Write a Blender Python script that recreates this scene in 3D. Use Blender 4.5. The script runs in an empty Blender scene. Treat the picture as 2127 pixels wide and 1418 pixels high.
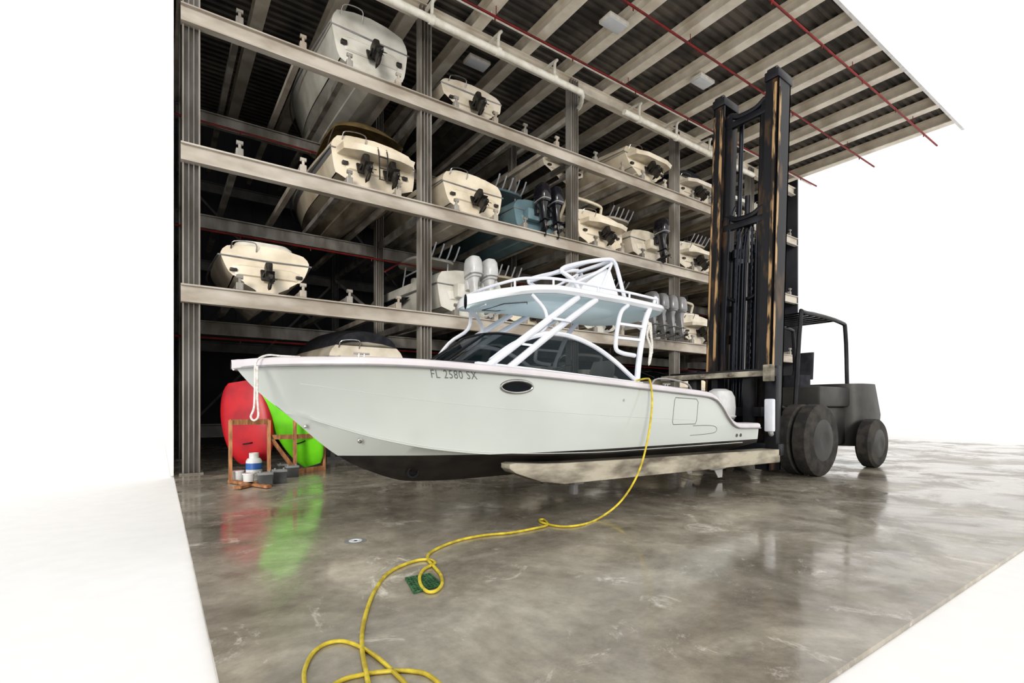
import bpy, bmesh, math, random
from mathutils import Vector, Matrix
random.seed(7)
S=bpy.context.scene; COL=S.collection
S.view_settings.view_transform='Standard'
try: S.view_settings.look='Medium High Contrast'
except Exception: pass
rad=math.radians
# ---------------------------------------------------------------- materials
def mat(name,c,rough=.5,metal=0,c2=None,scale=4,lo=.4,hi=.6,bump=0,coat=0,st=(1,1,1),alpha=1,r2=None,bscale=None,spec=.5):
    m=bpy.data.materials.new(name); m.use_nodes=True
    nt=m.node_tree; b=nt.nodes['Principled BSDF']
    b.inputs['Base Color'].default_value=(*c,1); b.inputs['Roughness'].default_value=rough
    b.inputs['Metallic'].default_value=metal; b.inputs['Coat Weight'].default_value=coat
    b.inputs['Alpha'].default_value=alpha; b.inputs['Specular IOR Level'].default_value=spec
    tc=nt.nodes.new('ShaderNodeTexCoord'); mp=nt.nodes.new('ShaderNodeMapping'); mp.inputs['Scale'].default_value=st
    nt.links.new(tc.outputs['Object'],mp.inputs['Vector'])
    n=nt.nodes.new('ShaderNodeTexNoise'); n.inputs['Scale'].default_value=scale; n.inputs['Detail'].default_value=8
    nt.links.new(mp.outputs[0],n.inputs['Vector'])
    if c2 is None: c2=tuple(x*.86 for x in c)
    cr=nt.nodes.new('ShaderNodeValToRGB'); e=cr.color_ramp.elements
    e[0].position=lo; e[0].color=(*c,1); e[1].position=hi; e[1].color=(*c2,1)
    nt.links.new(n.outputs['Fac'],cr.inputs['Fac']); nt.links.new(cr.outputs['Color'],b.inputs['Base Color'])
    if r2 is not None:
        mr=nt.nodes.new('ShaderNodeMapRange'); mr.inputs['From Min'].default_value=lo; mr.inputs['From Max'].default_value=hi
        mr.inputs['To Min'].default_value=rough; mr.inputs['To Max'].default_value=r2
        nt.links.new(n.outputs['Fac'],mr.inputs['Value']); nt.links.new(mr.outputs[0],b.inputs['Roughness'])
    if bump:
        n2=nt.nodes.new('ShaderNodeTexNoise'); n2.inputs['Scale'].default_value=bscale or scale*5; n2.inputs['Detail'].default_value=6
        nt.links.new(mp.outputs[0],n2.inputs['Vector'])
        bp=nt.nodes.new('ShaderNodeBump'); bp.inputs['Strength'].default_value=bump; bp.inputs['Distance'].default_value=.02
        nt.links.new(n2.outputs['Fac'],bp.inputs['Height']); nt.links.new(bp.outputs[0],b.inputs['Normal'])
    return m
M={}
M['hull']=mat('gelcoat_pale',(.535,.575,.565),.11,c2=(.51,.55,.54),scale=.8,coat=.5)
M['white']=mat('gelcoat_white',(.74,.77,.81),.25,c2=(.68,.71,.75),scale=1.5,coat=.3)
M['powder']=mat('powdercoat_white',(.68,.70,.76),.3,c2=(.59,.62,.69),scale=3)
M['sheer']=mat('gunwale_mauve_white',(.60,.575,.605),.3,c2=(.54,.515,.55),scale=2)
M['black']=mat('antifoul_black',(.012,.011,.012),.45,c2=(.03,.026,.024),scale=3)
M['topblue']=mat('hardtop_underside_blue',(.60,.735,.77),.4,c2=(.64,.76,.79),scale=1)
M['glass']=mat('tinted_glass',(.006,.014,.018),.05,alpha=.86,spec=.25)
M['dkglass']=mat('dark_window',(.01,.013,.016),.08,spec=.3)
M['steel']=mat('stainless',(.55,.55,.54),.25,1,c2=(.4,.4,.4),scale=6)
M['text']=mat('registration_grey',(.14,.16,.165),.4)
M['vinyl']=mat('seat_vinyl',(.7,.68,.62),.5)
M['rackpost']=mat('galvanised_post',(.36,.345,.325),.55,.1,c2=(.19,.175,.155),scale=2,st=(1,1,.3))
M['rackbeam']=mat('painted_rack_beam',(.52,.485,.435),.5,c2=(.33,.29,.245),scale=1.5,st=(.4,1,1))
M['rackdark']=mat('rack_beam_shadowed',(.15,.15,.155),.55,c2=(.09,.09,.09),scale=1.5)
M['purlin']=mat('roof_beam_paint',(.93,.87,.77),.6,c2=(.72,.65,.54),scale=1.2)
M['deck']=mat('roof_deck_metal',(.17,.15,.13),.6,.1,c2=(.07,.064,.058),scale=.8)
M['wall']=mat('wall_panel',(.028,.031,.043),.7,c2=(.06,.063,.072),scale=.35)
M['wallwhite']=mat('outer_wall_paint',(.88,.88,.88),.7)
M['red']=mat('red_pipe',(.26,.02,.02),.5,c2=(.16,.02,.02))
M['pipew']=mat('cream_pipe',(.93,.91,.83),.5,c2=(.80,.77,.68))
M['lamp']=mat('lamp_housing',(.85,.82,.76),.5)
M['cream']=mat('cream_gelcoat',(.80,.73,.60),.35,c2=(.48,.40,.29),scale=1.1,lo=.38,hi=.72,coat=.2)
M['cream2']=mat('aged_white_gelcoat',(.70,.65,.56),.35,c2=(.38,.33,.25),scale=1.5,lo=.38,hi=.72)
M['offwhite']=mat('offwhite_gelcoat',(.70,.695,.65),.35,c2=(.44,.43,.38),scale=1.2,lo=.38,hi=.7)
M['bluegrey']=mat('seafoam_gelcoat',(.17,.26,.30),.3,c2=(.12,.19,.22),scale=1)
M['brownbot']=mat('stained_bottom',(.44,.39,.31),.5,c2=(.19,.16,.12),scale=2,st=(1,.3,1))
M['drive']=mat('sterndrive_black',(.014,.014,.014),.4,c2=(.04,.035,.03))
M['cowlblack']=mat('cowl_black',(.015,.015,.02),.2,coat=.4)
M['cowlwhite']=mat('cowl_white',(.58,.59,.60),.3)
M['cowlgrey']=mat('cowl_silver',(.30,.30,.31),.3,.3)
M['canvas']=mat('black_canvas',(.012,.014,.02),.85,c2=(.03,.03,.04))
M['bronze']=mat('bronze_canvas',(.17,.12,.045),.8,c2=(.10,.07,.03))
M['mast']=mat('mast_steel_black',(.012,.013,.018),.35,.3,c2=(.03,.03,.035),scale=2)
M['mastworn']=mat('mast_steel_worn',(.014,.014,.018),.4,.2,c2=(.10,.06,.032),scale=2.4,st=(1.5,1.5,.5),lo=.55,hi=.70)
M['rust']=mat('greased_rusty_channel',(.44,.29,.15),.5,.1,c2=(.025,.02,.017),scale=3.2,st=(2.5,2.5,.45),lo=.44,hi=.54)
M['chrome']=mat('cylinder_dark',(.05,.055,.07),.18,.7)
M['fork']=mat('padded_fork_cover',(.44,.41,.34),.8,c2=(.13,.115,.095),scale=3,st=(.5,1,1.5),bump=.5,lo=.38,hi=.64)
M['rubber']=mat('tyre_rubber',(.02,.02,.02),.8,c2=(.05,.045,.04),bump=.3)
M['truck']=mat('lift_truck_paint',(.06,.06,.058),.5,c2=(.03,.03,.03),scale=1)
M['hose']=mat('yellow_hose',(.64,.52,.05),.45,c2=(.42,.33,.03),scale=10)
M['rope']=mat('white_rope',(.72,.71,.68),.8,c2=(.55,.53,.5),scale=40)
M['lime']=mat('lime_plastic',(.18,.66,.02),.4,c2=(.14,.54,.02),scale=2)
M['redk']=mat('red_plastic',(.46,.010,.02),.4,c2=(.32,.008,.02),scale=2)
M['wood']=mat('weathered_timber',(.50,.25,.12),.7,c2=(.28,.13,.06),scale=3,st=(4,4,1),bump=.2)
M['tank']=mat('tank_white',(.7,.72,.74),.4); M['blue']=mat('label_blue',(.05,.15,.45),.4)
M['batt']=mat('battery_case',(.05,.055,.06),.5,c2=(.1,.1,.1)); M['battop']=mat('battery_lid_grey',(.25,.26,.27),.5)
M['green']=mat('green_turf',(.07,.19,.085),.9,c2=(.03,.09,.04),scale=25,bump=.6)
M['ground']=mat('sunlit_apron',(.92,.92,.92),.8,c2=(.90,.90,.90))
def floor_mat():
    m=bpy.data.materials.new('wet_concrete'); m.use_nodes=True; nt=m.node_tree; N=nt.nodes; L=nt.links; b=N['Principled BSDF']
    tc=N.new('ShaderNodeTexCoord')
    def noise(s,d=8,r=.6,dist=0,off=(0,0,0)):
        mp=N.new('ShaderNodeMapping'); mp.inputs['Location'].default_value=off; L.new(tc.outputs['Object'],mp.inputs['Vector'])
        n=N.new('ShaderNodeTexNoise'); n.inputs['Scale'].default_value=s; n.inputs['Detail'].default_value=d
        n.inputs['Roughness'].default_value=r; n.inputs['Distortion'].default_value=dist
        L.new(mp.outputs[0],n.inputs['Vector']); return n
    def ramp(n,pts):
        c=N.new('ShaderNodeValToRGB'); e=c.color_ramp.elements
        e[0].position=pts[0][0]; e[0].color=(*pts[0][1],1); e[1].position=pts[-1][0]; e[1].color=(*pts[-1][1],1)
        for p,q in pts[1:-1]:
            k=c.color_ramp.elements.new(p); k.color=(*q,1)
        L.new(n.outputs['Fac'],c.inputs['Fac']); return c
    n1=noise(.7,10,.66,.8); c1=ramp(n1,[(.34,(.20,.182,.152)),(.46,(.285,.262,.222)),(.56,(.36,.335,.285)),(.68,(.48,.45,.39))])
    n2=noise(5,10,.75); c2=ramp(n2,[(.35,(.72,.70,.67)),(.65,(1.12,1.1,1.07))])
    mx=N.new('ShaderNodeMix'); mx.data_type='RGBA'; mx.blend_type='MULTIPLY'; mx.inputs[0].default_value=.85
    L.new(c1.outputs[0],mx.inputs[6]); L.new(c2.outputs[0],mx.inputs[7])
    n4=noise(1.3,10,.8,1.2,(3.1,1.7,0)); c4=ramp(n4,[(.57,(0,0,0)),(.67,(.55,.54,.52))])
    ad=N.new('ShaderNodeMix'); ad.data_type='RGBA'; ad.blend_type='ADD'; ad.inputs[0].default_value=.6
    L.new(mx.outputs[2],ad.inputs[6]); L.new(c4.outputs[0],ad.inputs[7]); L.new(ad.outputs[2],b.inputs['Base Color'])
    n3=noise(.75,8,.66,.6); mr=N.new('ShaderNodeMapRange'); mr.inputs['From Min'].default_value=.43; mr.inputs['From Max'].default_value=.57
    mr.inputs['To Min'].default_value=.05; mr.inputs['To Max'].default_value=.34; L.new(n3.outputs['Fac'],mr.inputs['Value'])
    L.new(mr.outputs[0],b.inputs['Roughness'])
    b.inputs['Coat Weight'].default_value=.12; b.inputs['Coat Roughness'].default_value=.08
    bp=N.new('ShaderNodeBump'); bp.inputs['Strength'].default_value=.10; bp.inputs['Distance'].default_value=.01
    n5=noise(7,8,.65); L.new(n5.outputs['Fac'],bp.inputs['Height']); L.new(bp.outputs[0],b.inputs['Normal'])
    return m
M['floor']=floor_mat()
# ---------------------------------------------------------------- geometry helpers
def g_box(a,b,bev=0):
    bm=bmesh.new(); bmesh.ops.create_cube(bm,size=1)
    a=Vector(a);b=Vector(b); c=(a+b)/2; s=b-a
    for v in bm.verts: v.co=Vector((v.co.x*s.x,v.co.y*s.y,v.co.z*s.z))+c
    if bev: bmesh.ops.bevel(bm,geom=list(bm.edges),offset=bev,segments=2,affect='EDGES',profile=.5)
    return from_bm(bm)
def from_bm(bm):
    bm.verts.index_update(); v=[x.co.copy() for x in bm.verts]; f=[[q.index for q in x.verts] for x in bm.faces]; bm.free(); return v,f
def tf(g,mx): return [mx@Vector(v) for v in g[0]],g[1]
def g_join(gs):
    V=[];F=[]
    for v,f in gs:
        o=len(V); V+=list(v); F+=[[i+o for i in q] for q in f]
    return V,F
def frame(d,up=None):
    d=d.normalized(); u=up or (Vector((0,0,1)) if abs(d.z)<.95 else Vector((1,0,0)))
    x=d.cross(u).normalized(); y=x.cross(d).normalized(); return x,y
def g_beam(p,q,w,h):
    p=Vector(p);q=Vector(q); x,y=frame(q-p); V=[]
    for c in (p,q):
        for a,b in((-1,-1),(1,-1),(1,1),(-1,1)): V.append(c+x*a*w/2+y*b*h/2)
    return V,[[3,2,1,0],[4,5,6,7],[0,1,5,4],[1,2,6,5],[2,3,7,6],[3,0,4,7]]
def g_loft(rings,cap=True,closed=True):
    n=len(rings[0]); V=[Vector(p) for r in rings for p in r]; F=[]
    for i in range(len(rings)-1):
        for j in range(n if closed else n-1):
            k=(j+1)%n; F.append([i*n+j,i*n+k,(i+1)*n+k,(i+1)*n+j])
    if cap and closed: F.append(list(range(n))[::-1]); F.append([(len(rings)-1)*n+j for j in range(n)])
    return V,F
def cat(pts,k=6):
    pts=[Vector(p) for p in pts]
    if len(pts)<3: return pts
    P=[pts[0]*2-pts[1]]+pts+[pts[-1]*2-pts[-2]]; out=[]
    for i in range(1,len(P)-2):
        a,b,c,d=P[i-1:i+3]
        for j in range(k):
            t=j/k; out.append(.5*((2*b)+(c-a)*t+(2*a-5*b+4*c-d)*t*t+(3*b-a-3*c+d)*t**3))
    out.append(pts[-1]); return out
def g_tube(pts,r,n=10,k=6,flat=1):
    P=cat(pts,k) if k else [Vector(p) for p in pts]
    rings=[]; x=None
    for i,p in enumerate(P):
        d=(P[min(i+1,len(P)-1)]-P[max(i-1,0)]).normalized()
        if x is None: x,y=frame(d)
        else:
            x=(x-d*x.dot(d)).normalized(); y=x.cross(d)
        rr=r[min(i,len(r)-1)] if isinstance(r,list) else r
        rings.append([p+x*math.cos(a)*rr+y*math.sin(a)*rr*flat for a in [2*math.pi*j/n for j in range(n)]])
    return g_loft(rings)
def g_cyl(p,q,r1,r2=None,n=20):
    p=Vector(p);q=Vector(q); x,y=frame(q-p); r2=r1 if r2 is None else r2
    return g_loft([[c+x*math.cos(a)*r+y*math.sin(a)*r for a in [2*math.pi*j/n for j in range(n)]] for c,r in((p,r1),(q,r2))])
def rr(cx,cy,z,hx,hy,n=20,p=3.5):
    o=[]
    for j in range(n):
        a=2*math.pi*j/n; c,s=math.cos(a),math.sin(a)
        o.append(Vector((cx+hx*math.copysign(abs(c)**(2/p),c),cy+hy*math.copysign(abs(s)**(2/p),s),z)))
    return o
def g_lathe(c,ax,prof,n=24):
    c=Vector(c);ax=Vector(ax).normalized();x,y=frame(ax)
    return g_loft([[c+ax*h+x*math.cos(a)*r+y*math.sin(a)*r for a in [2*math.pi*j/n for j in range(n)]] for h,r in prof])
W={}
def mk(name,gs,mt,parent=None,smooth=True,label=None,cat_=None,group=None,weld=False,ang=35,kind=None):
    if isinstance(gs,tuple): gs=[gs]
    V,F=g_join(gs)
    if parent is not None: off=W[parent.name]
    else:
        xs=[v[0] for v in V];ys=[v[1] for v in V];zs=[v[2] for v in V]
        off=Vector(((min(xs)+max(xs))/2,(min(ys)+max(ys))/2,min(zs)))
    me=bpy.data.meshes.new(name); me.from_pydata([Vector(v)-off for v in V],[],F)
    bm=bmesh.new(); bm.from_mesh(me)
    if weld:
        bmesh.ops.remove_doubles(bm,verts=bm.verts,dist=.0008)
        bmesh.ops.dissolve_degenerate(bm,edges=bm.edges,dist=.0005)
    bmesh.ops.recalc_face_normals(bm,faces=bm.faces); bm.to_mesh(me); bm.free()
    if smooth:
        me.polygons.foreach_set('use_smooth',[True]*len(me.polygons)); me.set_sharp_from_angle(angle=rad(ang))
    me.materials.append(M[mt] if isinstance(mt,str) else mt)
    o=bpy.data.objects.new(name,me); COL.objects.link(o)
    if parent is not None: o.parent=parent; W[o.name]=off
    else: o.location=off; W[o.name]=off
    if label: o['label']=label
    if cat_: o['category']=cat_
    if group: o['group']=group
    if kind: o['kind']=kind
    return o
def thing(name,label,cat_,loc=(0,0,0),group=None):
    e=bpy.data.objects.new(name,None); COL.objects.link(e); e.location=loc; e.empty_display_size=.2
    W[e.name]=Vector(loc); e['label']=label; e['category']=cat_
    if group: e['group']=group
    return e
def interp(T,x):
    if x<=T[0][0]: return T[0][1]
    if x>=T[-1][0]: return T[-1][1]
    n=len(T); sec=[(T[i+1][1]-T[i][1])/(T[i+1][0]-T[i][0]) for i in range(n-1)]
    def sl(i):
        if i==0: return sec[0]
        if i==n-1: return sec[-1]
        a,b=sec[i-1],sec[i]
        return 0 if a*b<=0 else 2*a*b/(a+b)
    for i in range(n-1):
        if x<=T[i+1][0]:
            h=T[i+1][0]-T[i][0]; t=(x-T[i][0])/h
            return (2*t**3-3*t*t+1)*T[i][1]+(t**3-2*t*t+t)*h*sl(i)+(-2*t**3+3*t*t)*T[i+1][1]+(t**3-t*t)*h*sl(i+1)
# site survey: camera station at origin, eye 1.5 m; converts sight-lines to real positions on known planes
EYE=1.5; FX=1050.; CX=1063.; HY=845.
DX,DY=math.cos(rad(55.04)),math.sin(rad(55.04))
def ray(px,py):
    u=(px-CX)/FX; return Vector((DX+u*DY,DY-u*DX,(HY-py)/FX))
def sv(px,py,Y): r=ray(px,py); return Vector((0,0,EYE))+r*(Y/r.y)
def fl(px,py,z=0.): r=ray(px,py); return Vector((0,0,EYE))+r*((z-EYE)/r.z)
# ---------------------------------------------------------------- camera + light
cam=bpy.data.cameras.new('camera'); co=bpy.data.objects.new('camera',cam); COL.objects.link(co)
co.location=(0,0,EYE); co.rotation_euler=(rad(90),0,-rad(90-55.04)); cam.sensor_fit='HORIZONTAL'; cam.sensor_width=36
cam.lens=36*FX/2127; cam.shift_y=(HY-709)/2127; cam.clip_end=400; S.camera=co
w=bpy.data.worlds.new('overcast_daylight'); S.world=w; w.use_nodes=True
w.node_tree.nodes['Background'].inputs[0].default_value=(1,.985,.965,1); w.node_tree.nodes['Background'].inputs[1].default_value=1.02
sun=bpy.data.lights.new('sun','SUN'); sun.energy=1.7; sun.angle=rad(16); sun.color=(1,.94,.84)
so=bpy.data.objects.new('sun',sun); COL.objects.link(so); so.rotation_euler=Vector((.55,.80,-.16)).to_track_quat('-Z','Y').to_euler()
cl=bpy.data.lights.new('bounce_fill','AREA'); cl.energy=12; cl.size=1.6; cl.color=(.93,.97,1)  # added upward fill standing in for bounce under the hardtop, no fixture here
clo=bpy.data.objects.new('bounce_fill',cl); COL.objects.link(clo); clo.location=(5.1,6.4,1.75); clo.rotation_euler=(rad(180),0,0)
# ---------------------------------------------------------------- setting
XL,XR=.27,27.75; YF,YB=13.5,24.
RZ=13.15; YR=6.6
def struct(name,gs,mt,label,**k):
    o=mk(name,gs,mt,kind='structure',**k); o['label']=label; o['category']='building'; return o
struct('ground',g_box((-80,-80,-.30),(110,110,-.04)),'ground','pale sunlit concrete apron outside the storage shed',smooth=False)
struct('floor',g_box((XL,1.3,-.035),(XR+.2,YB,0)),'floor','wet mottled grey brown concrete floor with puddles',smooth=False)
prof=[];y=YR
while y<YB:
    prof+=[(y,RZ+.42),(y+.10,RZ+.42),(y+.14,RZ+.48),(y+.24,RZ+.48)]; y+=.28
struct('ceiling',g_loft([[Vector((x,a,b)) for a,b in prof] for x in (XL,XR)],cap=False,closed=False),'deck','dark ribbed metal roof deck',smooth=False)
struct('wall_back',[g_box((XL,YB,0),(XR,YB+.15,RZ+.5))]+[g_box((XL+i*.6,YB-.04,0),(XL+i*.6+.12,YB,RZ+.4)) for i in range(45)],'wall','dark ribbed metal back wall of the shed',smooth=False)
struct('wall_left',g_box((XL-.05,YF-.2,0),(XL,YB,RZ+.5)),'wallwhite','white painted metal end wall added to shade the rack bays',smooth=False)  # end wall added to keep side daylight out of the rack bays
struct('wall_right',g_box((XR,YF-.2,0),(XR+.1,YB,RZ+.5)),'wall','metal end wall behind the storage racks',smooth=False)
tn=1
x=.6
while x<XR:
    struct('trim_%d'%tn,[g_box((x-.18,YR,RZ),(x+.18,YB-.05,RZ+.035)),g_box((x-.03,YR,RZ+.035),(x+.03,YB-.05,RZ+.385)),g_box((x-.18,YR,RZ+.385),(x+.18,YB-.05,RZ+.42))],
        'purlin','cream painted steel roof beam under ribbed roof deck',smooth=False); tn+=1; x+=1.86
struct('trim_%d'%tn,[g_box((XL,YF-.12,12.75),(XR,YF+.12,12.79)),g_box((XL,YF-.03,12.79),(XR,YF+.03,13.1)),g_box((XL,YF-.12,13.1),(XR,YF+.12,13.14))],'purlin','long cream steel header girder above rack fronts',smooth=False); tn+=1
struct('trim_%d'%tn,[g_box((XL,YR-.1,RZ),(XR,YR,RZ+.6))],'wallwhite','white roof edge fascia',smooth=False)
HQ=[q for q in (2.46,8.04,13.62,19.2,24.78)]
for y_,z_ in ((12.3,12.82),(9.75,12.82),(7.4,12.82)):
    mk('sprinkler_pipe',[g_tube([(XL+.1,y_,z_),(XR-.1,y_,z_)],.035,8,0)]+[g_cyl((q,y_,z_),(q,y_,RZ+.02),.012,n=6) for q in HQ]+
       [g_cyl((q,y_,z_),(q,y_,z_-.12),.02,n=6) for q in range(2,27,3)],'red',label='thin red sprinkler pipe hung under the roof beams',cat_='pipe',group='red sprinkler pipes')
mk('electrical_conduit',[g_tube([(XL+.1,12.55,12.98),(XR-.1,12.55,12.98)],.035,8,0)]+[g_cyl((q,12.55,12.98),(q,12.55,RZ+.02),.012,n=6) for q in HQ],'pipew',label='thin cream conduit pipe under the roof beams',cat_='pipe')
for x0,x1 in ((1.0,11.8),(13.9,22.5)):
    g=[g_tube([(x0,12.75,12.25),(x1,12.75,12.2)],.105,12,0)]
    q=x0+.8
    while q<x1:
        g.append(g_tube([(q,12.75,12.3),(q+.03,12.75,12.75),(q+.12,12.75,12.88),(q+.12,13.1,12.92),(q+.12,13.47,12.92)],.05,8,3)); g.append(g_lathe((q-.06,12.75,12.23),(1,0,0),[(0,.135),(.12,.135)],14)); q+=2.2
    if x0<2: g.append(g_tube([(11.8,12.75,12.2),(12.0,12.95,12.15),(12.3,13.8,12.12),(12.3,17.5,12.1)],.08,8,3))
    mk('roof_drain_pipe',g,'pipew',label='cream drain pipe with hook shaped hangers along the rack header',cat_='pipe',group='cream drain pipes')
for px,py in ((1275,52),(1458,172),(990,134)):
    c=fl(px,py,12.97)
    e=thing('ceiling_light','rectangular white high bay light under the roof beams','lamp',c,'high bay lights')
    mk('lamp_housing',[g_box(c+Vector((-.40,-.24,0)),c+Vector((.40,.24,.12)),.02),g_box(c+Vector((-.12,-.06,.12)),c+Vector((.12,.06,.18)))],'lamp',e)
    mk('lamp_lens',[g_box(c+Vector((-.36,-.2,-.03)),c+Vector((.36,.2,.0)),.01)],'white',e)
# ---------------------------------------------------------------- rack
rack=thing('boat_storage_rack','tall grey steel multi level boat storage rack','rack',(.6,YF,0))
PX=[.6+5.72*i for i in range(5)]
LV=[4.1,7.22,10.28]
def post(X,Y,top,w=.34,d=.30):
    return [g_box((X-w/2,Y-d/2,0),(X-w/2+.03,Y+d/2,top)),g_box((X+w/2-.03,Y-d/2,0),(X+w/2,Y+d/2,top)),g_box((X-.055,Y-d/2,0),(X-.04,Y+d/2,top)),g_box((X+.04,Y-d/2,0),(X+.055,Y+d/2,top)),
            g_box((X-w/2+.03,Y-.02,0),(X+w/2-.03,Y+.02,top)),g_box((X-w/2-.06,Y-d/2-.06,0),(X+w/2+.06,Y+d/2+.06,.03))]
for X in PX:
    mk('upright_post',post(X,YF,13.05),'rackpost',rack,False)
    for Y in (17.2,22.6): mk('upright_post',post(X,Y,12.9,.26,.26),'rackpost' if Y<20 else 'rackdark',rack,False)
def ibeam(a,b,h,wd,Y):
    return [g_box((a,Y-wd/2,h-.40),(b,Y+wd/2,h-.365)),g_box((a,Y-.02,h-.365),(b,Y+.02,h-.035)),g_box((a,Y-wd/2,h-.035),(b,Y+wd/2,h))]
for z in LV:
    mk('front_beam',ibeam(PX[0]-.2,XR-.02,z+.12,.2,YF-.17),'rackbeam',rack,False)
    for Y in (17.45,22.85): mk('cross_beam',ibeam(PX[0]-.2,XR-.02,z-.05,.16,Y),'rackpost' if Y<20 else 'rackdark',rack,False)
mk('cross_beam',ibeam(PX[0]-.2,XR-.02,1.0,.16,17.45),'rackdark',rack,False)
for i in range(len(PX)):
    for z in LV:
        for k,dx in enumerate((.95,2.35,3.5,4.85)):
            X=PX[i]+dx
            if X>XR-.3: continue
            mk('bunk_rail',[g_beam((X,YF-.05,z+.20),(X,22.6,z+.20),.14,.16),g_box((X-.08,YF-.25,z+.12),(X+.08,YF-.10,z+.30),.02),g_box((X-.03,YF-.24,z+.28),(X+.03,YF-.18,z+.40),.01),g_cyl((X-.07,YF-.21,z+.43),(X+.07,YF-.21,z+.43),.05,n=10)],'rackbeam' if k%2 else 'rackpost',rack,False)
for i,X in enumerate(PX):
    for z in LV[:3]:
        mk('side_tie',[g_beam((X,YF+.1,z-.1),(X,22.6,z-.1),.12,.2),g_beam((X,17.2,z-2.6),(X,22.5,z-.2),.08,.08)],'rackpost',rack,False)
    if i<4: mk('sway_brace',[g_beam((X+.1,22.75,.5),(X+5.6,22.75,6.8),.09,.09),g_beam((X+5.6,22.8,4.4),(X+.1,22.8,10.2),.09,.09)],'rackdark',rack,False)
for z in (6.6,9.7,3.5):
    mk('sprinkler_pipe',[g_tube([(XL+.1,17.0,z),(XR-.02,17.0,z)],.03,6,0)]+[g_cyl((q,17.0,z),(q,17.0,z-.1),.02,n=6) for q in range(2,27,2)]+[g_beam((5.9,15.5,z-.8),(7.0,17.0,z),.04,.04)],'red',label='thin red sprinkler pipe running through the rack bays',cat_='pipe',group='red sprinkler pipes')
# ---------------------------------------------------------------- motors
def m_at(loc,rz=0,s=1): return Matrix.Translation(Vector(loc))@Matrix.Rotation(rz,4,'Z')@Matrix.Scale(s,4)
def g_prop(c,r,n=3):
    g=[g_lathe(c,(0,-1,0),[(-.08,.05),(.06,.045),(.1,.01)],10)]
    for i in range(n):
        a=2*math.pi*i/n; R=Matrix.Rotation(a,4,'Y'); pts=[Vector((-.02,.03,.03)),Vector((-r*.45,.05,r*.5)),Vector((-r*.2,.0,r)),Vector((r*.3,-.04,r*.85)),Vector((r*.3,-.05,r*.35)),Vector((.02,-.03,.03))]
        f=[R@p+Vector(c) for p in pts]; b=[R@(p+Vector((0,.012,0)))+Vector(c) for p in pts]
        g.append(g_loft([f,b]))
    return g
def outboard(par,loc,cowl,rz=0,s=1,tilt=0):
    X=m_at(loc,rz,s)@Matrix.Rotation(-tilt,4,'X')
    def T(gs): return [tf(g,X) for g in gs]
    body=[g_loft([rr(0,-.25,.02,.15,.24),rr(0,-.25,-.15,.10,.17),rr(0,-.25,-.5,.075,.15),rr(0,-.25,-.72,.07,.15),rr(0,-.24,-.9,.03,.13)]),
          g_box((-.13,-.50,-.63),(.13,-.05,-.61),.01),g_box((-.14,-.12,-.30),(.14,.06,.02),.02),
          g_lathe((0,.02,-.92),(0,-1,0),[(-.12,.01),(-.05,.05),(.1,.065),(.3,.06),(.45,.05)],14),
          g_loft([[Vector((-.01,-.05,-.95)),Vector((.01,-.05,-.95)),Vector((.01,-.35,-.95)),Vector((-.01,-.35,-.95))],[Vector((-.005,-.2,-1.14)),Vector((.005,-.2,-1.14)),Vector((.005,-.34,-1.14)),Vector((-.005,-.34,-1.14))]])]
    b=mk('outboard_motor',T(body),cowl,par)
    mk('cowl',T([g_loft([rr(0,-.27,.0,.17,.27),rr(0,-.28,.08,.21,.31),rr(0,-.29,.30,.215,.32),rr(0,-.30,.50,.20,.30),rr(0,-.28,.62,.16,.25),rr(0,-.26,.67,.08,.15)]),
       g_box((-.218,-.50,.10),(.218,-.12,.125),.005)]),cowl,b)
    mk('cowl_band',T([g_loft([rr(0,-.275,.05,.205,.302),rr(0,-.28,.085,.216,.317)])]),'cowlgrey',b)
    mk('propeller',T(g_prop((0,-.50,-.92),.17)),'drive',b)
def sterndrive(par,loc,s=1,trim=.45):
    X=m_at(loc,0,s)@Matrix.Rotation(-trim,4,'X')
    T=lambda gs:[tf(g,X) for g in gs]
    d=mk('sterndrive',T([g_box((-.2,-.06,-.18),(.2,.02,.22),.04),g_loft([rr(0,-.28,.22,.06,.12),rr(0,-.26,.18,.11,.2),rr(0,-.24,.0,.10,.2),rr(0,-.28,-.25,.06,.17),rr(0,-.3,-.5,.04,.16),rr(0,-.3,-.62,.03,.12)]),
      g_box((-.12,-.55,-.22),(.12,-.1,-.20),.01),g_lathe((0,-.1,-.5),(0,-1,0),[(-.1,.01),(0,.05),(.2,.06),(.38,.05)],12),
      g_tube([(-.13,-.02,-.05),(-.13,-.3,-.1)],.03,8,0),g_tube([(.13,-.02,-.05),(.13,-.3,-.1)],.03,8,0)]),'drive',par)
    mk('propeller',T(g_prop((0,-.54,-.5),.17,4)),'drive',d)
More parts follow.
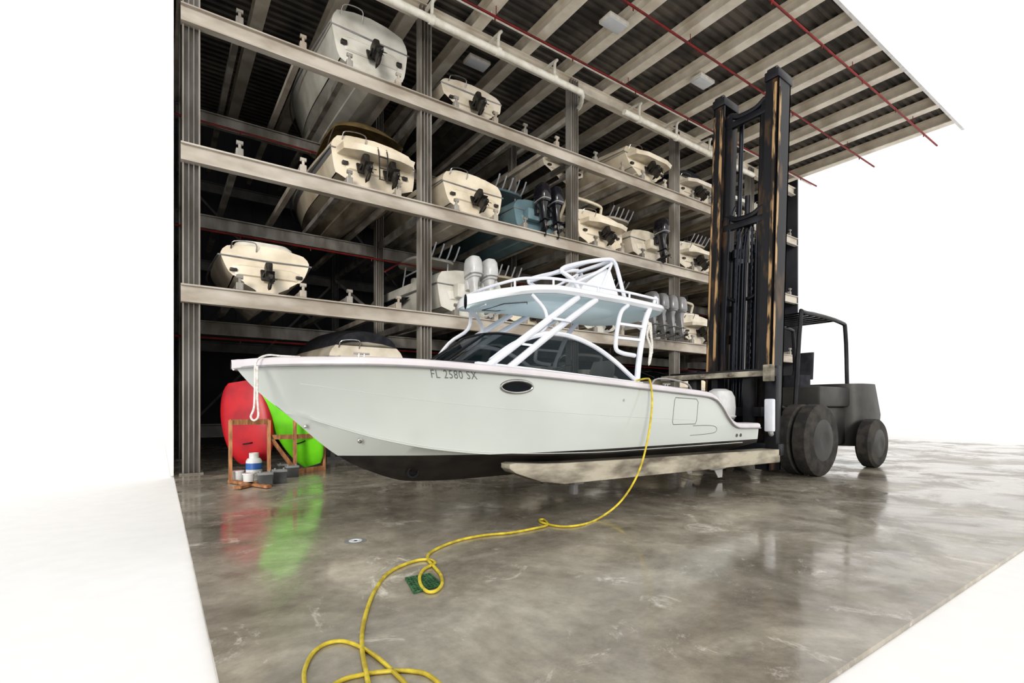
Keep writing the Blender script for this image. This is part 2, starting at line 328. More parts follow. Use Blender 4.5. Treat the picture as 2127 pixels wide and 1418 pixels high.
# ---------------------------------------------------------------- racked boats
def racked_boat(px_x,lvl,kind='sterndrive',L=7,B=2.4,D=1.15,hull='cream',bottom='brownbot',n=1,top='windshield',cowl='cowlblack',label='',y0=13.65,dz=0,yaw=0,plat=True,stripe=None,dead=.30,flare=.80,sidewin=False,ds=.9):
    e=thing('motorboat',label,'boat',(0,0,0),'motorboats stored on the racks')
    ns=22; ts=[(i/ns)**.85 for i in range(ns+1)]
    bs=lambda t:B/2*(.92+.08*min(1,t/.25))*(1-max(0,(t-.4)/.6)**2.3)+.004
    bc=lambda t:B/2*flare*max(0,1-max(0,(t-.3)/.66)**2.0) if t<.96 else 0
    kz=lambda t:D*.85*max(0,(t-.55)/.45)**2.3
    zc=lambda t:max(kz(t)+.002,D*(dead+(.72-dead)*t**2.6))
    zs=lambda t:D*(1+.12*t*t)
    rk=lambda t,z:(t*L)+ (z/D)*(.16)*(1-t)
    def P(t,b,z): return Vector((b,rk(t,z),z))
    def sd(t,f):
        p_=.6+.8*t; bb=bc(t)+.03*(1-t)+(bs(t)-bc(t)-.03*(1-t))*f**p_
        if f>.65: bb-=.20*(1-t)*((f-.65)/.35)**2
        return max(bb,0)
    bot=[];top_=[]
    for t in ts:
        r=[]
        for s in (-1,1):
            q=[]
            for j,(f) in enumerate((1,.72,.70,.36,.34,0)):
                z=kz(t)+(zc(t)-kz(t))*f-(.03 if j in(2,4) and bc(t)>.2 else 0); q.append(P(t,s*bc(t)*f,z))
            r.append(q)
        bot.append(r[0]+r[1][::-1])
        top_.append(tuple([P(t,s*sd(t,j/8),zc(t)+(zs(t)-zc(t))*j/8) for j in range(9)] for s in(-1,1)))
    g=[g_loft([a for a,b in top_],closed=False),g_loft([b for a,b in top_],closed=False)]
    a0,b0=top_[0]
    arch=[P(0,f*sd(0,1),zs(0)+.10*(1-f*f)*D) for f in(.9,.5,0,-.5,-.9)]
    loop=a0[::-1]+bot[0]+b0+arch
    g.append((loop,[list(range(len(loop)))]))
    dk=[]
    for t in ts:
        z=zs(t); b=max(bs(t)-.20*(1-t),0) if t else sd(0,1); dk.append([P(t,b*f,z+(.12 if t>.5 else .10*D)*(1-f*f)) for f in(-1,-.9,-.5,0,.5,.9,1)])
    g.append(g_loft(dk,closed=False))
    mk('hull',g,hull,e,ang=40,weld=True)
    mk('hull_bottom',[g_loft(bot,closed=False)],bottom,e,ang=30,weld=True)
    if stripe:
        for s in(-1,1): mk('hull_stripe',[g_loft([[P(t,s*(sd(t,f)+.006),zc(t)+(zs(t)-zc(t))*f) for f in(.5,.6,.72)] for t in ts[:-2]],closed=False)],stripe,e)
    if sidewin or top=='cruiser':
        for s in(-1,1):
            mk('side_window',[g_loft([[P(t,s*(bs(t)+.01),zc(t)+(zs(t)-zc(t))*(.52+.16*math.sin((t-.2)/.35*math.pi)*sg)) for t in [.2+.035*i for i in range(11)]] for sg in(-1,1)],closed=False)],'dkglass',e,False)
    zr=lambda t:zc(t)+(zs(t)-zc(t))*.66
    mk('rub_rail',[g_tube([P(t,-(bs(t)-.01*(1-t)),zr(t)) for t in ts[::-1]]+[P(0,0,zr(0)-.02)+Vector((0,-.02,0))]+[P(t,(bs(t)-.01*(1-t)),zr(t)) for t in ts],.022,6,0)],'cowlgrey',e)
    mk('transom_panel',[g_loft([[Vector((x,-.01+z/D*.16,z)) for x,z in ((-B*.30,D*.42),(B*.30,D*.42),(B*.33,D*.60),(B*.25,D*.64),(-B*.25,D*.64),(-B*.33,D*.60))],[Vector((x*.9,-.045+z/D*.16,z)) for x,z in ((-B*.30,D*.44),(B*.30,D*.44),(B*.33,D*.60),(B*.25,D*.62),(-B*.25,D*.62),(-B*.33,D*.60))]])],hull,e)
    if kind=='sterndrive':
        w_=B*.40
        if plat: mk('swim_platform',[g_loft([[Vector((x,y,z)) for x,y in pts] for z,pts in ((D*.66,[(-w_,.15),(-w_*.92,-.30),(-w_*.5,-.44),(w_*.5,-.44),(w_*.92,-.30),(w_,.15)]),(D*.76,[(-w_-.02,.15),(-w_*.95,-.34),(-w_*.5,-.49),(w_*.5,-.49),(w_*.95,-.34),(w_+.02,.15)]))])],hull,e)
        mk('stern_rail',[g_tube([(-w_*.85,.15,D*.95),(-w_*.78,.05,D*1.08),(-w_*.3,.03,D*1.10),(-w_*.25,.15,D*.95)],.016,6,4)],'steel',e)
        for i in range(n): sterndrive(e,((i-(n-1)/2)*.75,-.02,D*.44),ds)
        for sg in(-1,1): mk('transom_vent',[g_box((sg*w_*.80-.08,-.02,D*.48),(sg*w_*.80+.08,.10,D*.54),.02)],'drive',e)
        if n==2: mk('swim_ladder',[g_tube([(-.12,-.45,D*.78),(-.12,-.55,D*.6),(-.1,-.55,D*.2)],.018,6,2),g_tube([(.12,-.45,D*.78),(.12,-.55,D*.6),(.1,-.55,D*.2)],.018,6,2)]+[g_beam((-.12,-.55,D*q),(.12,-.55,D*q),.03,.02) for q in(.2,.4,.6)],'drive',e)
    else:
        mk('motor_bracket',[g_box((-.33*n,-.22,D*.45),(.33*n,.1,D*.75),.05)],hull,e)
        for i in range(n): outboard(e,((i-(n-1)/2)*.56,-.24,D*.80),cowl,0,1.0,tilt=.12)
    if top=='windshield':
        z=D*1.04; y1=L*.42
        fr=[Vector((-B*.38,y1-.9,z)),Vector((-B*.36,y1,z+.02)),Vector((-B*.2,y1+.5,z+.08)),Vector((B*.2,y1+.5,z+.08)),Vector((B*.36,y1,z+.02)),Vector((B*.38,y1-.9,z))]
        tp=[p+Vector((-p.x*.1,-.35,.45)) for p in fr]; tp[0].z-=.3; tp[-1].z-=.3
        mk('windshield',[g_loft([fr,tp],closed=False)],'glass',e,False)
        mk('windshield_frame',[g_tube(tp,.025,6,3)],'steel',e)
        mk('seat',[g_loft([rr(0,.75,D,B*.30,.36),rr(0,.7,D+.20,B*.29,.34),rr(0,.68,D+.27,B*.24,.28)])],'vinyl',e)
    elif top=='cruiser':
        z=D*1.03
        mk('cabin',[g_loft([rr(0,L*.52,z,B*.36,L*.26,24,3),rr(0,L*.50,z+.35,B*.34,L*.22,24,3),rr(0,L*.46,z+.62,B*.30,L*.16,24,3)])],hull,e)
        mk('window',[g_loft([rr(0,L*.51,z+.36,B*.345,L*.222,24,3),rr(0,L*.475,z+.56,B*.317,L*.178,24,3)])],'dkglass',e)
        mk('radar_arch',[g_tube([(-B*.38,1.3,z-.1),(-B*.35,1.0,z+.6),(-B*.26,.9,z+.8),(B*.26,.9,z+.8),(B*.35,1.0,z+.6),(B*.38,1.3,z-.1)],.06,8,4)],hull,e)
        mk('seat',[g_loft([rr(0,.75,D,B*.32,.36),rr(0,.72,D+.25,B*.30,.33)])],'vinyl',e)
    elif top=='cover':
        cw=lambda t:max(bs(t)-.20*(1-t),0)*.98
        hh=lambda t:(.55*math.sin(math.pi*min(1,.12+t))**.6+.09*D)
        mk('canvas_cover',[g_loft([[P(t,cw(t)*math.cos(a),zs(t)+hh(t)*math.sin(a)) for a in [math.pi*k/10 for k in range(11)]] for t in ts if t<.97],closed=False)],'canvas',e,ang=60)
        g=[P(0,cw(0)*math.cos(a),zs(0)+hh(0)*math.sin(a)) for a in [math.pi*k/10 for k in range(11)]]
        mk('cover_end',[(g,[list(range(11))])],'canvas',e)
    elif top=='bimini':
        z=D*1.0
        mk('cockpit_canvas',[g_loft([[Vector((B*.38*math.cos(a)*sc,y,z+z0+hh*math.sin(a))) for a in [math.pi*k/12 for k in range(13)]] for y,z0,hh,sc in ((.5,.35,.25,1),(.8,.45,.45,1),(1.6,.5,.55,1),(2.6,.4,.5,.98),(3.6,.1,.2,.8))],closed=False)],'bronze',e,ang=60)
        for s in(-1,1): mk('canvas_bow',[g_tube([(s*B*.38,1.5,z),(s*B*.38,.9,z+.3),(s*B*.38,.55,z+.38)],.018,6,2)],'steel',e)
        mk('seat',[g_loft([rr(0,.65,D,B*.32,.34),rr(0,.63,D+.2,B*.30,.3)])],'vinyl',e)
    elif top=='ttop':
        z=D*.95
        for sx_ in(-.45,.45):
            mk('t_top_leg',[g_tube([(sx_,L*.32,z),(sx_*1.15,L*.30,z+.8),(sx_*1.2,L*.30,z+1.15)],.028,6,4),g_tube([(sx_,L*.52,z),(sx_*1.15,L*.46,z+.8),(sx_*1.2,L*.44,z+1.15)],.028,6,4),g_beam((sx_*1.15,L*.30,z+.8),(sx_*1.15,L*.46,z+.8),.04,.04)],'powder',e)
        for i in range(5): mk('rod_holder',[g_tube([(-.6+i*.3,L*.25+.1,z+1.15),(-.62+i*.3,L*.24,z+1.25),(-.62+i*.3,L*.21,z+1.55)],.03,8,2)],'powder',e)
        mk('t_top',[g_loft([rr(0,L*.38,z+1.12,.85,.95),rr(0,L*.38,z+1.19,.88,.98),rr(0,L*.38,z+1.24,.8,.9)])],hull,e)
        mk('console',[g_loft([rr(0,L*.42,z-.3,.38,.45),rr(0,L*.42,z+.3,.36,.4),rr(0,L*.44,z+.75,.30,.2)])],'offwhite',e)
        mk('seat',[g_loft([rr(0,L*.28,z-.2,.42,.3),rr(0,L*.28,z+.4,.42,.28)])],'vinyl',e)
    z=([1.45]+LV)[lvl]+.07+dz
    e.location=(px_x,y0,z); e.rotation_euler=(0,0,yaw)
    return e
rb=racked_boat
rb(4.85,3,L=7.5,B=2.45,D=1.8,hull='offwhite',bottom='offwhite',top='windshield',plat=False,dead=.26,flare=.70,yaw=.02,label='tall white motorboat with single sterndrive on the top rack level')
rb(8.1,3,L=6.6,B=2.4,D=1.2,hull='cream2',bottom='drive',top='windshield',plat=False,dead=.55,yaw=-.02,label='cream runabout with dark bottom on the top rack level')
rb(13.2,3,L=6.5,B=2.4,D=1.1,hull='cream2',bottom='drive',top='cover',y0=15.2,dead=.45,label='cream runabout with black canvas on the top rack level')
rb(16.1,3,L=7.2,B=2.9,D=1.35,hull='cream',bottom='cream2',top='windshield',y0=13.5,dead=.42,flare=.60,yaw=.03,label='cream bowrider with sleek hull on the top rack level')
rb(19.4,3,L=7,B=2.5,D=1.2,hull='cream2',top='cover',label='aged white boat with canvas cover on the top rack level')
rb(22.1,3,L=7,B=2.4,D=1.15,hull='offwhite',top='windshield',label='aged white boat on the far end of the top rack level')
rb(4.95,2,L=8.2,B=2.65,D=1.5,hull='cream',bottom='brownbot',n=2,top='bimini',stripe='cowlgrey',label='cream cruiser with twin sterndrives and bronze canvas')
rb(8.15,2,L=7.2,B=2.5,D=1.4,hull='cream',bottom='cream2',top='windshield',plat=False,flare=.68,yaw=.03,label='cream boat with single sterndrive and rounded stern')
rb(10.9,2,kind='outboard',L=7.5,B=2.25,D=1.3,hull='bluegrey',bottom='bluegrey',n=2,top='ttop',y0=13.9,label='seafoam blue centre console with twin black outboards')
rb(13.7,2,L=7,B=2.7,D=1.4,hull='cream',bottom='brownbot',n=1,top='cruiser',stripe='canvas',yaw=.02,label='cream cabin cruiser with radar arch and sterndrive')
rb(16.5,2,kind='outboard',L=7,B=2.5,D=1.3,hull='cream2',n=1,top='ttop',cowl='cowlblack',label='aged white fishing boat with black outboard and top frame')
rb(19.5,2,L=7,B=2.6,D=1.3,hull='cream2',top='windshield',stripe='cowlgrey',label='aged white runabout on the middle rack level')
rb(22.1,2,kind='outboard',L=7,B=2.4,D=1.2,hull='cream',top='ttop',label='cream fishing boat with black outboard on the middle rack')
rb(2.2,1,L=6.5,B=2.3,D=1.2,hull='cream',bottom='cream2',top='windshield',plat=False,dead=.40,flare=.62,yaw=-.02,ds=.8,label='cream runabout with sterndrive and grey upper moulding')
rb(8.05,1,kind='outboard',L=9,B=2.6,D=1.45,hull='offwhite',bottom='offwhite',n=2,top='ttop',cowl='cowlwhite',sidewin=True,dead=.24,label='white centre console with twin white outboards')
rb(10.9,1,L=7,B=2.3,D=1.2,hull='cream',top='ttop',y0=14.3,label='cream boat with tower and row of rod holders')
rb(13.6,1,L=7,B=2.6,D=1.35,hull='offwhite',top='windshield',stripe='bluegrey',label='white runabout with blue grey stripe on the lower rack level')
rb(16.3,1,kind='outboard',L=9,B=2.5,D=1.3,hull='offwhite',n=4,top='ttop',cowl='cowlgrey',y0=13.3,label='white centre console with four silver outboards')
rb(19.7,1,L=7,B=2.5,D=1.3,hull='cream2',top='cruiser',label='aged white cruiser on the lower rack level')
rb(22.2,1,L=7,B=2.3,D=1.2,hull='cream',top='windshield',label='cream runabout on the far lower rack level')
for lv_,h_,t_,lb in ((3,'cream2','windshield','cream runabout at the end of the top rack level'),(2,'offwhite','cover','covered white boat at the end of the middle rack level'),(1,'cream','windshield','cream runabout at the end of the lower rack level')):
    rb(25.3,lv_,L=7,B=2.6,D=1.3,hull=h_,top=t_,label=lb)
GR=((4.75,'cover','cream2','white boat under tight black canvas cover'),(8.1,'cover','offwhite','white boat under black canvas on the lowest level'),(10.9,'windshield','cream2','aged white runabout on the lowest level'),(13.8,'cruiser','offwhite','white cruiser on the lowest level'),(19.5,'windshield','cream','cream runabout on the lowest level'),(22.2,'cover','offwhite','covered white boat on the lowest level'),(25.4,'windshield','offwhite','white runabout near the end of the lowest level'))
for X,t_,h_,lb in GR:
    rb(X,0,L=7,B=2.3,D=1.35,hull=h_,top=t_,label=lb,dz=.30 if X<6 else -.2)
    for y_ in (14.6,17.9):
        zt=2.07 if X<6 else 1.57
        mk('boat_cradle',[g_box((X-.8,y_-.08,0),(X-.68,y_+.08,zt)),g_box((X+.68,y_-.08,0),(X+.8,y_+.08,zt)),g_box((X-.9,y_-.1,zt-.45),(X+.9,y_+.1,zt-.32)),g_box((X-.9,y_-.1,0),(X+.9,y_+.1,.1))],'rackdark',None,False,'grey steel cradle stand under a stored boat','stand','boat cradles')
# ---------------------------------------------------------------- main boat
YC=6.4
boat=thing('sport_boat','pale white dual console sport boat with hardtop, lifted on forks','boat',(5.0,YC,.46))
TK=[(.69,1.96),(.855,1.75),(1.26,1.39),(1.82,.90),(2.18,.695),(2.78,.50),(3.6,.46),(9.3,.46)]
TC=[(1.2,1.45),(1.82,1.22),(2.2,1.10),(2.8,.97),(3.6,.88),(4.5,.84),(5.5,.82),(9.3,.82)]
TBC=[(1.2,.0),(1.5,.17),(1.82,.34),(2.2,.52),(2.8,.75),(3.6,.95),(4.5,1.08),(5.5,1.14),(9.3,1.16)]
TBS=[(.69,.02),(.76,.2),(.85,.33),(1.1,.55),(1.5,.78),(1.82,.92),(2.2,1.03),(2.8,1.16),(3.6,1.26),(4.5,1.31),(5.5,1.33),(6.5,1.33),(7.5,1.31),(8.4,1.28),(9.3,1.24)]
TS=[(.69,1.97),(1.1,1.99),(2.05,2.005),(3.55,1.95),(4.5,1.90),(6,1.81),(7.0,1.75),(7.6,1.71),(7.78,1.67),(7.95,1.57),(8.2,1.34),(8.4,1.21),(8.6,1.165),(9.3,1.15)]
TP=[(.69,1.05),(2.5,1.3),(5,.9),(7,.7)]
K=lambda x:interp(TK,x)
def C(x): return K(x)+.001 if x<1.25 else max(K(x)+.002,interp(TC,x))
BC=lambda x:0 if x<1.22 else interp(TBC,x)
BS=lambda x:interp(TBS,x); SH=lambda x:interp(TS,x)
def HB(x,z):
    t=max(0,min(1,(z-C(x))/(SH(x)-C(x)))); return BC(x)+(BS(x)-BC(x))*t**interp(TP,x)
xs=[.69,.70,.715,.735,.76,.80]+[.85+i*.075 for i in range(92)]+[7.8+i*.05 for i in range(16)]+[8.7,9.0,9.3]
xs=sorted(set(round(q,4) for q in xs))
rings=[]
for x in xs:
    k,c,s=K(x),C(x),SH(x); half=[]
    for j in range(5): half.append((BC(x)*j/4,k+(c-k)*j/4))
    half[-1]=(BC(x),c)
    half.append((BC(x)+.035*min(1,BC(x)/.5),c+.004))
    for j in range(1,13):
        z=c+(s-c)*j/12; half.append((HB(x,z)+.035*min(1,BC(x)/.5)*(1-j/12),z))
    rings.append([Vector((x,YC-b,z)) for b,z in half[::-1]]+[Vector((x,YC+b,z)) for b,z in half[1:]])
V,F=g_loft(rings,closed=False); n=len(rings[0]); F.append([(len(rings)-1)*n+j for j in range(n)])
def split(V,F,z,keep_above):
    bm=bmesh.new(); vs=[bm.verts.new(v) for v in V]
    for f in F:
        try: bm.faces.new([vs[i] for i in f])
        except: pass
    bmesh.ops.remove_doubles(bm,verts=bm.verts,dist=.0005)
    bmesh.ops.bisect_plane(bm,geom=list(bm.verts)+list(bm.edges)+list(bm.faces),plane_co=(0,0,z),plane_no=(0,0,1),clear_inner=keep_above,clear_outer=not keep_above)
    return from_bm(bm)
hull=mk('hull',split(V,F,.895,True),'hull',boat,ang=28)
mk('hull_bottom',split(V,F,.895,False),'black',boat,label='black antifouled underwater hull',ang=28)
def solez(x): return 1.5 if x<7.5 else 1.1
def capring(x,s):
    b=BS(x); z=SH(x); r=[]
    for db,dz in ((0,-.05),(.03,-.045),(.035,0),(.02,.035),(-.02,.05),(-.24,.055),(-.26,.03)): r.append((max(b+db,0) ,z+dz))
    if x<2.0: r.append((max(b-.27,0),z+.02))
    else:
        zb=min(solez(x),z); r.append((min(b-.28,HB(x,zb)-.05),zb))
    return [Vector((x-(.03 if x<.75 else 0),YC+s*q,z)) for q,z in r]
mk('gunwale',[g_loft([capring(x,s) for x in xs],closed=False) for s in(-1,1)]+[g_box((9.26,YC-1.24,1.10),(9.32,YC+1.24,1.19),.01)],'sheer',boat,label='glossy mauve white moulded gunwale cap',ang=50)
mk('rub_rail',[g_tube([Vector((x,YC+s*(BS(x)+.034),SH(x)-.045)) for x in xs],.014,8,0) for s in(-1,1)],'cowlgrey',boat)
mk('boat_deck',[(lambda r:g_loft(r,closed=False))([[Vector((x,YC-(BS(x)-.2)*f,SH(x)+.045)) for f in(1,0,-1)] for x in xs if .8<x<2.05]),
   g_loft([[Vector((x,YC+s*(HB(x,1.5)-.06),1.5)) for s in(-1,1)] for x in xs if 2.0<x<7.5],closed=False),g_loft([[Vector((x,YC+s*(HB(x,1.1)-.06),1.1)) for s in(-1,1)] for x in xs if 7.4<x<9.28],closed=False)],'white',boat,False)
def hp(x,z,o=.006): return Vector((x,YC-HB(x,z)-.035*min(1,BC(x)/.5)*(1-max(0,min(1,(z-C(x))/(SH(x)-C(x)))))-o,z))
def loopline(pts,r,nm,mt):
    mk(nm,[g_tube(pts+[pts[0]],r,6,0)],mt,boat)
loopline([hp(x,z,.0) for x,z in [(6.70,1.60),(6.72,1.65),(7.28,1.63),(7.33,1.58),(7.33,1.27),(7.30,1.22),(6.73,1.22),(6.70,1.26)]],.006,'side_door','text')
mk('hull_groove',[g_tube([hp(x,z,.0) for x,z in [(7.25,1.19),(7.6,1.19),(7.85,1.17),(7.93,1.12),(7.88,1.06),(7.6,1.04),(7.2,1.03)]],.005,6,4)],'text',boat)
mk('spray_line',[g_tube([hp(x,C(x)+.62*(1-x/40)*(SH(x)-C(x)),-.002) for x in [1.3+.2*i for i in range(31)]],.005,6,0),g_tube([hp(x,C(x)+.03,.0) for x in [1.45+.15*i for i in range(50)]],.006,6,0)],'hull',boat)
pc=(3.70,1.755)
ring=[hp(pc[0]+.225*math.cos(a),pc[1]+.078*math.sin(a),.006) for a in [2*math.pi*k/32 for k in range(33)]]
ph=mk('porthole',[g_tube(ring,.018,8,0)],'steel',boat,label='oval stainless rimmed porthole')
mk('porthole_glass',[(ring[:-1],[list(range(32))])],'dkglass',ph,False)
mk('hull_fitting',[g_lathe(hp(1.96,1.10,-.01),(0,-1,-.2),[(0,.03),(.02,.03),(.025,.018),(.01,.012)],16)],'steel',boat)
mk('hull_fitting',[g_lathe(Vector((1.42,YC-.11,1.27)),(-.5,-1,0),[(-.03,.022),(.03,.022),(.035,.012)],16)],'steel',boat)
mk('hull_fitting',[g_lathe(hp(5.55,1.60,-.01),(0,-1,0),[(0,.018),(.02,.018)],12)],'steel',boat)
mk('hull_fitting',[g_lathe(hp(8.55,.99,-.01),(0,-1,0),[(0,.03),(.02,.03)],12)],'batt',boat)
mk('hull_fitting',[g_lathe(hp(8.68,.99,-.01),(0,-1,0),[(0,.03),(.02,.03)],12)],'batt',boat)
mk('bow_thruster_tunnel',[g_lathe(Vector((2.72,YC-.24,.66)),(0,-1,-.2),[(-.05,.085),(.03,.085),(.03,.06),(-.02,.055)],20)],'mast',boat)
def lettering(txt,x0,x1,z0,z1,parent,mt,slope=0,shear=0):
    cu=bpy.data.curves.new('t','FONT'); cu.body=txt; cu.size=1; cu.resolution_u=3; cu.offset=-.006; cu.space_character=1.1
    o=bpy.data.objects.new('t',cu); COL.objects.link(o); bpy.context.view_layer.update()
    me=bpy.data.meshes.new_from_object(o.evaluated_get(bpy.context.evaluated_depsgraph_get()))
    vs=[v.co.copy() for v in me.vertices]; fs=[list(p.vertices) for p in me.polygons]
    a=min(v.x for v in vs);b=max(v.x for v in vs);c=min(v.y for v in vs);d=max(v.y for v in vs)
    out=[]
    for v in vs:
        dz=(z1-z0)*(v.y-c)/(d-c)
        X=x0+(x1-x0)*(v.x-a)/(b-a)-shear*dz; Z=z0+dz+slope*(X-x0); out.append(hp(X,Z,.006))
    bpy.data.objects.remove(o); bpy.data.curves.remove(cu); bpy.data.meshes.remove(me)
    return mk('registration_number',[(out,fs)],mt,parent,False)
pa=sv(907,775,5.22); pb=sv(1000,779,5.14)
lettering('FL 2580 SX',pa.x,pb.x,pa.z-.046,pa.z+.046,boat,'text',slope=(pb.z-pa.z)/(pb.x-pa.x),shear=.42)
for x in (1.85,6.6):
    y=YC-BS(x)+.10; z=SH(x)+.06
    mk('cleat',[g_tube([(x-.09,y,z+.03),(x-.05,y,z+.028),(x+.05,y,z+.028),(x+.09,y,z+.03)],.011,8,3),g_cyl((x-.03,y,z-.02),(x-.03,y,z+.03),.011,n=8),g_cyl((x+.03,y,z-.02),(x+.03,y,z+.03),.011,n=8)],'steel',boat)
for s in(-1,1):
    y0=YC+s*.98; y1=YC+s*.38
    mk('console',[g_loft([rr(4.3,(y0+y1)/2,1.5,.75,.32),rr(4.3,(y0+y1)/2,1.9,.7,.31),rr(4.35,(y0+y1)/2,2.02,.55,.28)])],'white',boat)
    mk('seat',[g_loft([rr(5.45,(y0+y1)/2,1.5,.2,.2),rr(5.45,(y0+y1)/2,1.75,.2,.22),rr(5.45,(y0+y1)/2,1.85,.28,.28),rr(5.5,(y0+y1)/2,1.92,.26,.26)]),g_loft([rr(5.70,(y0+y1)/2,1.88,.07,.24),rr(5.74,(y0+y1)/2,2.1,.07,.24),rr(5.76,(y0+y1)/2,2.22,.05,.2)])],'vinyl',boat)
    mk('windshield_coaming',[g_loft([[Vector((x,YC+s*1.13,SH(x)+.03)),Vector((x,YC+s*1.1,SH(x)+.09)),Vector((x,YC+s*1.02,SH(x)+.09)),Vector((x,YC+s*.98,SH(x)))] for x in [3.2+.2*i for i in range(16)]])],'white',boat)
wheel=mk('steering_wheel',[g_tube([Vector((5.03,5.8+.17*math.cos(a),2.12+.17*math.sin(a))) for a in [2*math.pi*k/16 for k in range(17)]],.014,6,0),g_cyl((4.8,5.8,2.05),(5.03,5.8,2.12),.02,n=8),g_beam((5.03,5.63,2.12),(5.03,5.97,2.12),.02,.02)],'steel',boat)
arc=[(3.42,2.06),(3.75,2.27),(4.1,2.42),(4.5,2.50),(4.9,2.47),(5.3,2.35),(5.65,2.17),(5.9,2.0),(6.05,1.90)]
for s in(-1,1):
    A=cat([Vector((x,YC+s*(1.06-.16*(z-1.95)),z)) for x,z in arc],5)
    bt=[Vector((a.x,YC+s*1.07,min(SH(a.x)+.08,a.z))) for a in A]
    mk('side_window',[g_loft([A,bt],closed=False)],'glass',boat,label='dark tinted curved side window')
    mk('windshield_frame',[g_tube([Vector((a.x,a.y,a.z+.02)) for a in A],.038,8,0)],'powder',boat)
    mk('windshield_frame',[g_tube(bt,.018,6,0)],'mast',boat)
ftb=cat([Vector((3.42,YC-1.0,2.05)),Vector((3.18,YC-.6,2.08)),Vector((3.1,YC,2.1)),Vector((3.18,YC+.6,2.08)),Vector((3.5,YC+.92,2.05))],4)
ftt=cat([Vector((4.1,YC-.93,2.44)),Vector((3.85,YC-.55,2.52)),Vector((3.78,YC,2.54)),Vector((3.85,YC+.55,2.52)),Vector((4.1,YC+.9,2.44))],4)
mk('front_window',[g_loft([ftb,ftt],closed=False)],'glass',boat,label='dark tinted front windshield')
mk('windshield_frame',[g_tube(ftt,.02,6,0),g_tube(ftb,.03,6,0),g_beam(ftb[6],ftt[6],.04,.03),g_beam(ftb[10],ftt[10],.04,.03)],'mast',boat)
def ht_w(x):
    w=.96
    if x<4.62: w=.96*min(1,math.sqrt(max(0,1-((4.62-x)/.97)**2.1)))
    if x>6.85: w*=1-.25*((x-6.85)/.25)**2
    return w
HX=[3.651,3.67,3.70,3.75,3.83,3.95,4.1,4.3,4.62,5,5.5,6,6.5,6.85,6.95,7.05,7.1]
hz=lambda x:3.12-.16*max(0,(4.8-x)/1.2)**1.6-.03*max(0,(x-6)/1.1)
def htring(x,dz0,sc,bul): 
    w=ht_w(x)*sc; return [Vector((x,YC+w*f,hz(x)+dz0+bul*(1-f*f))) for f in (-1,-.8,-.4,0,.4,.8,1)]
up=[]
for x in HX:
    w=ht_w(x)
    lo=[Vector((x,YC-w*.93,hz(x))),Vector((x,YC-w,hz(x)+.04)),Vector((x,YC-w*.985,hz(x)+.09))]
    tp=htring(x,.12,.93,.05)
    hi=[Vector((x,YC+w*.985,hz(x)+.09)),Vector((x,YC+w,hz(x)+.04)),Vector((x,YC+w*.93,hz(x)))]
    up.append(lo+tp+hi)
g=g_loft(up,closed=False); n=len(up[0]); g[1].append([(len(up)-1)*n+j for j in range(n)])
ht=mk('hardtop',g,'white',boat,ang=50)
mk('hardtop_underside',[g_loft([htring(x,-.004,.935,-.05) for x in HX],closed=False)],'topblue',ht,label='pale blue moulded hardtop underside')
mk('underside_panel',[g_loft([rr(5.4,YC,hz(5.4)-.075,1.0,.5),rr(5.4,YC,hz(5.4)-.02,1.08,.58)])],'topblue',ht)
mk('overhead_hatch',[g_tube([Vector((x,YC+o,hz(x)-.055)) for x,o in ((4.12,-.30),(4.45,-.42),(4.62,-.2),(4.62,.2),(4.45,.42),(4.12,.30),(4.12,-.30))],.008,6,0)],'text',ht)
mk('name_decal',[g_box((3.80,6.10,2.945),(3.82,6.34,3.015))],'white',ht,False)
mk('name_decal_letters',[g_box((3.793,6.13+i*.036,2.962),(3.801,6.13+i*.036+.025,3.0)) for i in range(5)],'mast',ht,False)
pts=[Vector((x,YC-ht_w(x)*.86,hz(x)+.22)) for x in (6.9,6.2,5.5,5.0,4.62,4.3,4.05)]+[Vector((3.92,YC,hz(3.9)+.22))]+[Vector((x,YC+ht_w(x)*.86,hz(x)+.22)) for x in (4.05,4.3,4.62,5.0,5.5,6.2,6.9)]
g=[g_tube(pts,.022,8,4)]+[g_cyl(pts[i]-Vector((0,0,.12)),pts[i],.016,n=8) for i in (0,1,2,4,6,8,10,12,13,14)]
mk('hardtop_rail',g,'powder',ht)
g=[]
for s in(-1,1):
    y=YC+s*.42
    g+=[g_tube([(5.52,y,3.30),(5.36,y,3.50),(5.12,y,3.60),(5.16,y,3.66),(5.30,y,3.72),(5.7,y,3.85),(6.15,y,3.96),(6.28,y,3.93),(6.36,y,3.8),(6.56,y,3.28)],.034,8,3),g_tube([(5.40,y,3.47),(5.8,y,3.66),(6.22,y,3.90)],.024,8,2),g_tube([(5.9,y,3.28),(6.22,y,3.90)],.024,8,0)]
g+=[g_beam((5.13,YC-.42,3.62),(5.13,YC+.42,3.62),.05,.05),g_beam((6.22,YC-.42,3.94),(6.22,YC+.42,3.94),.06,.05),g_beam((5.7,YC-.42,3.85),(5.7,YC+.42,3.85),.05,.04)]
mk('upper_tower',g,'powder',ht)
mk('tower_panel',[g_loft([[Vector((5.5,YC+s*.36,3.28)),Vector((6.5,YC+s*.36,3.28)),Vector((6.25,YC+s*.36,3.80)),Vector((6.12,YC+s*.36,3.82)),Vector((5.62,YC+s*.36,3.46))] for s in(-1,1)])],'white',ht)
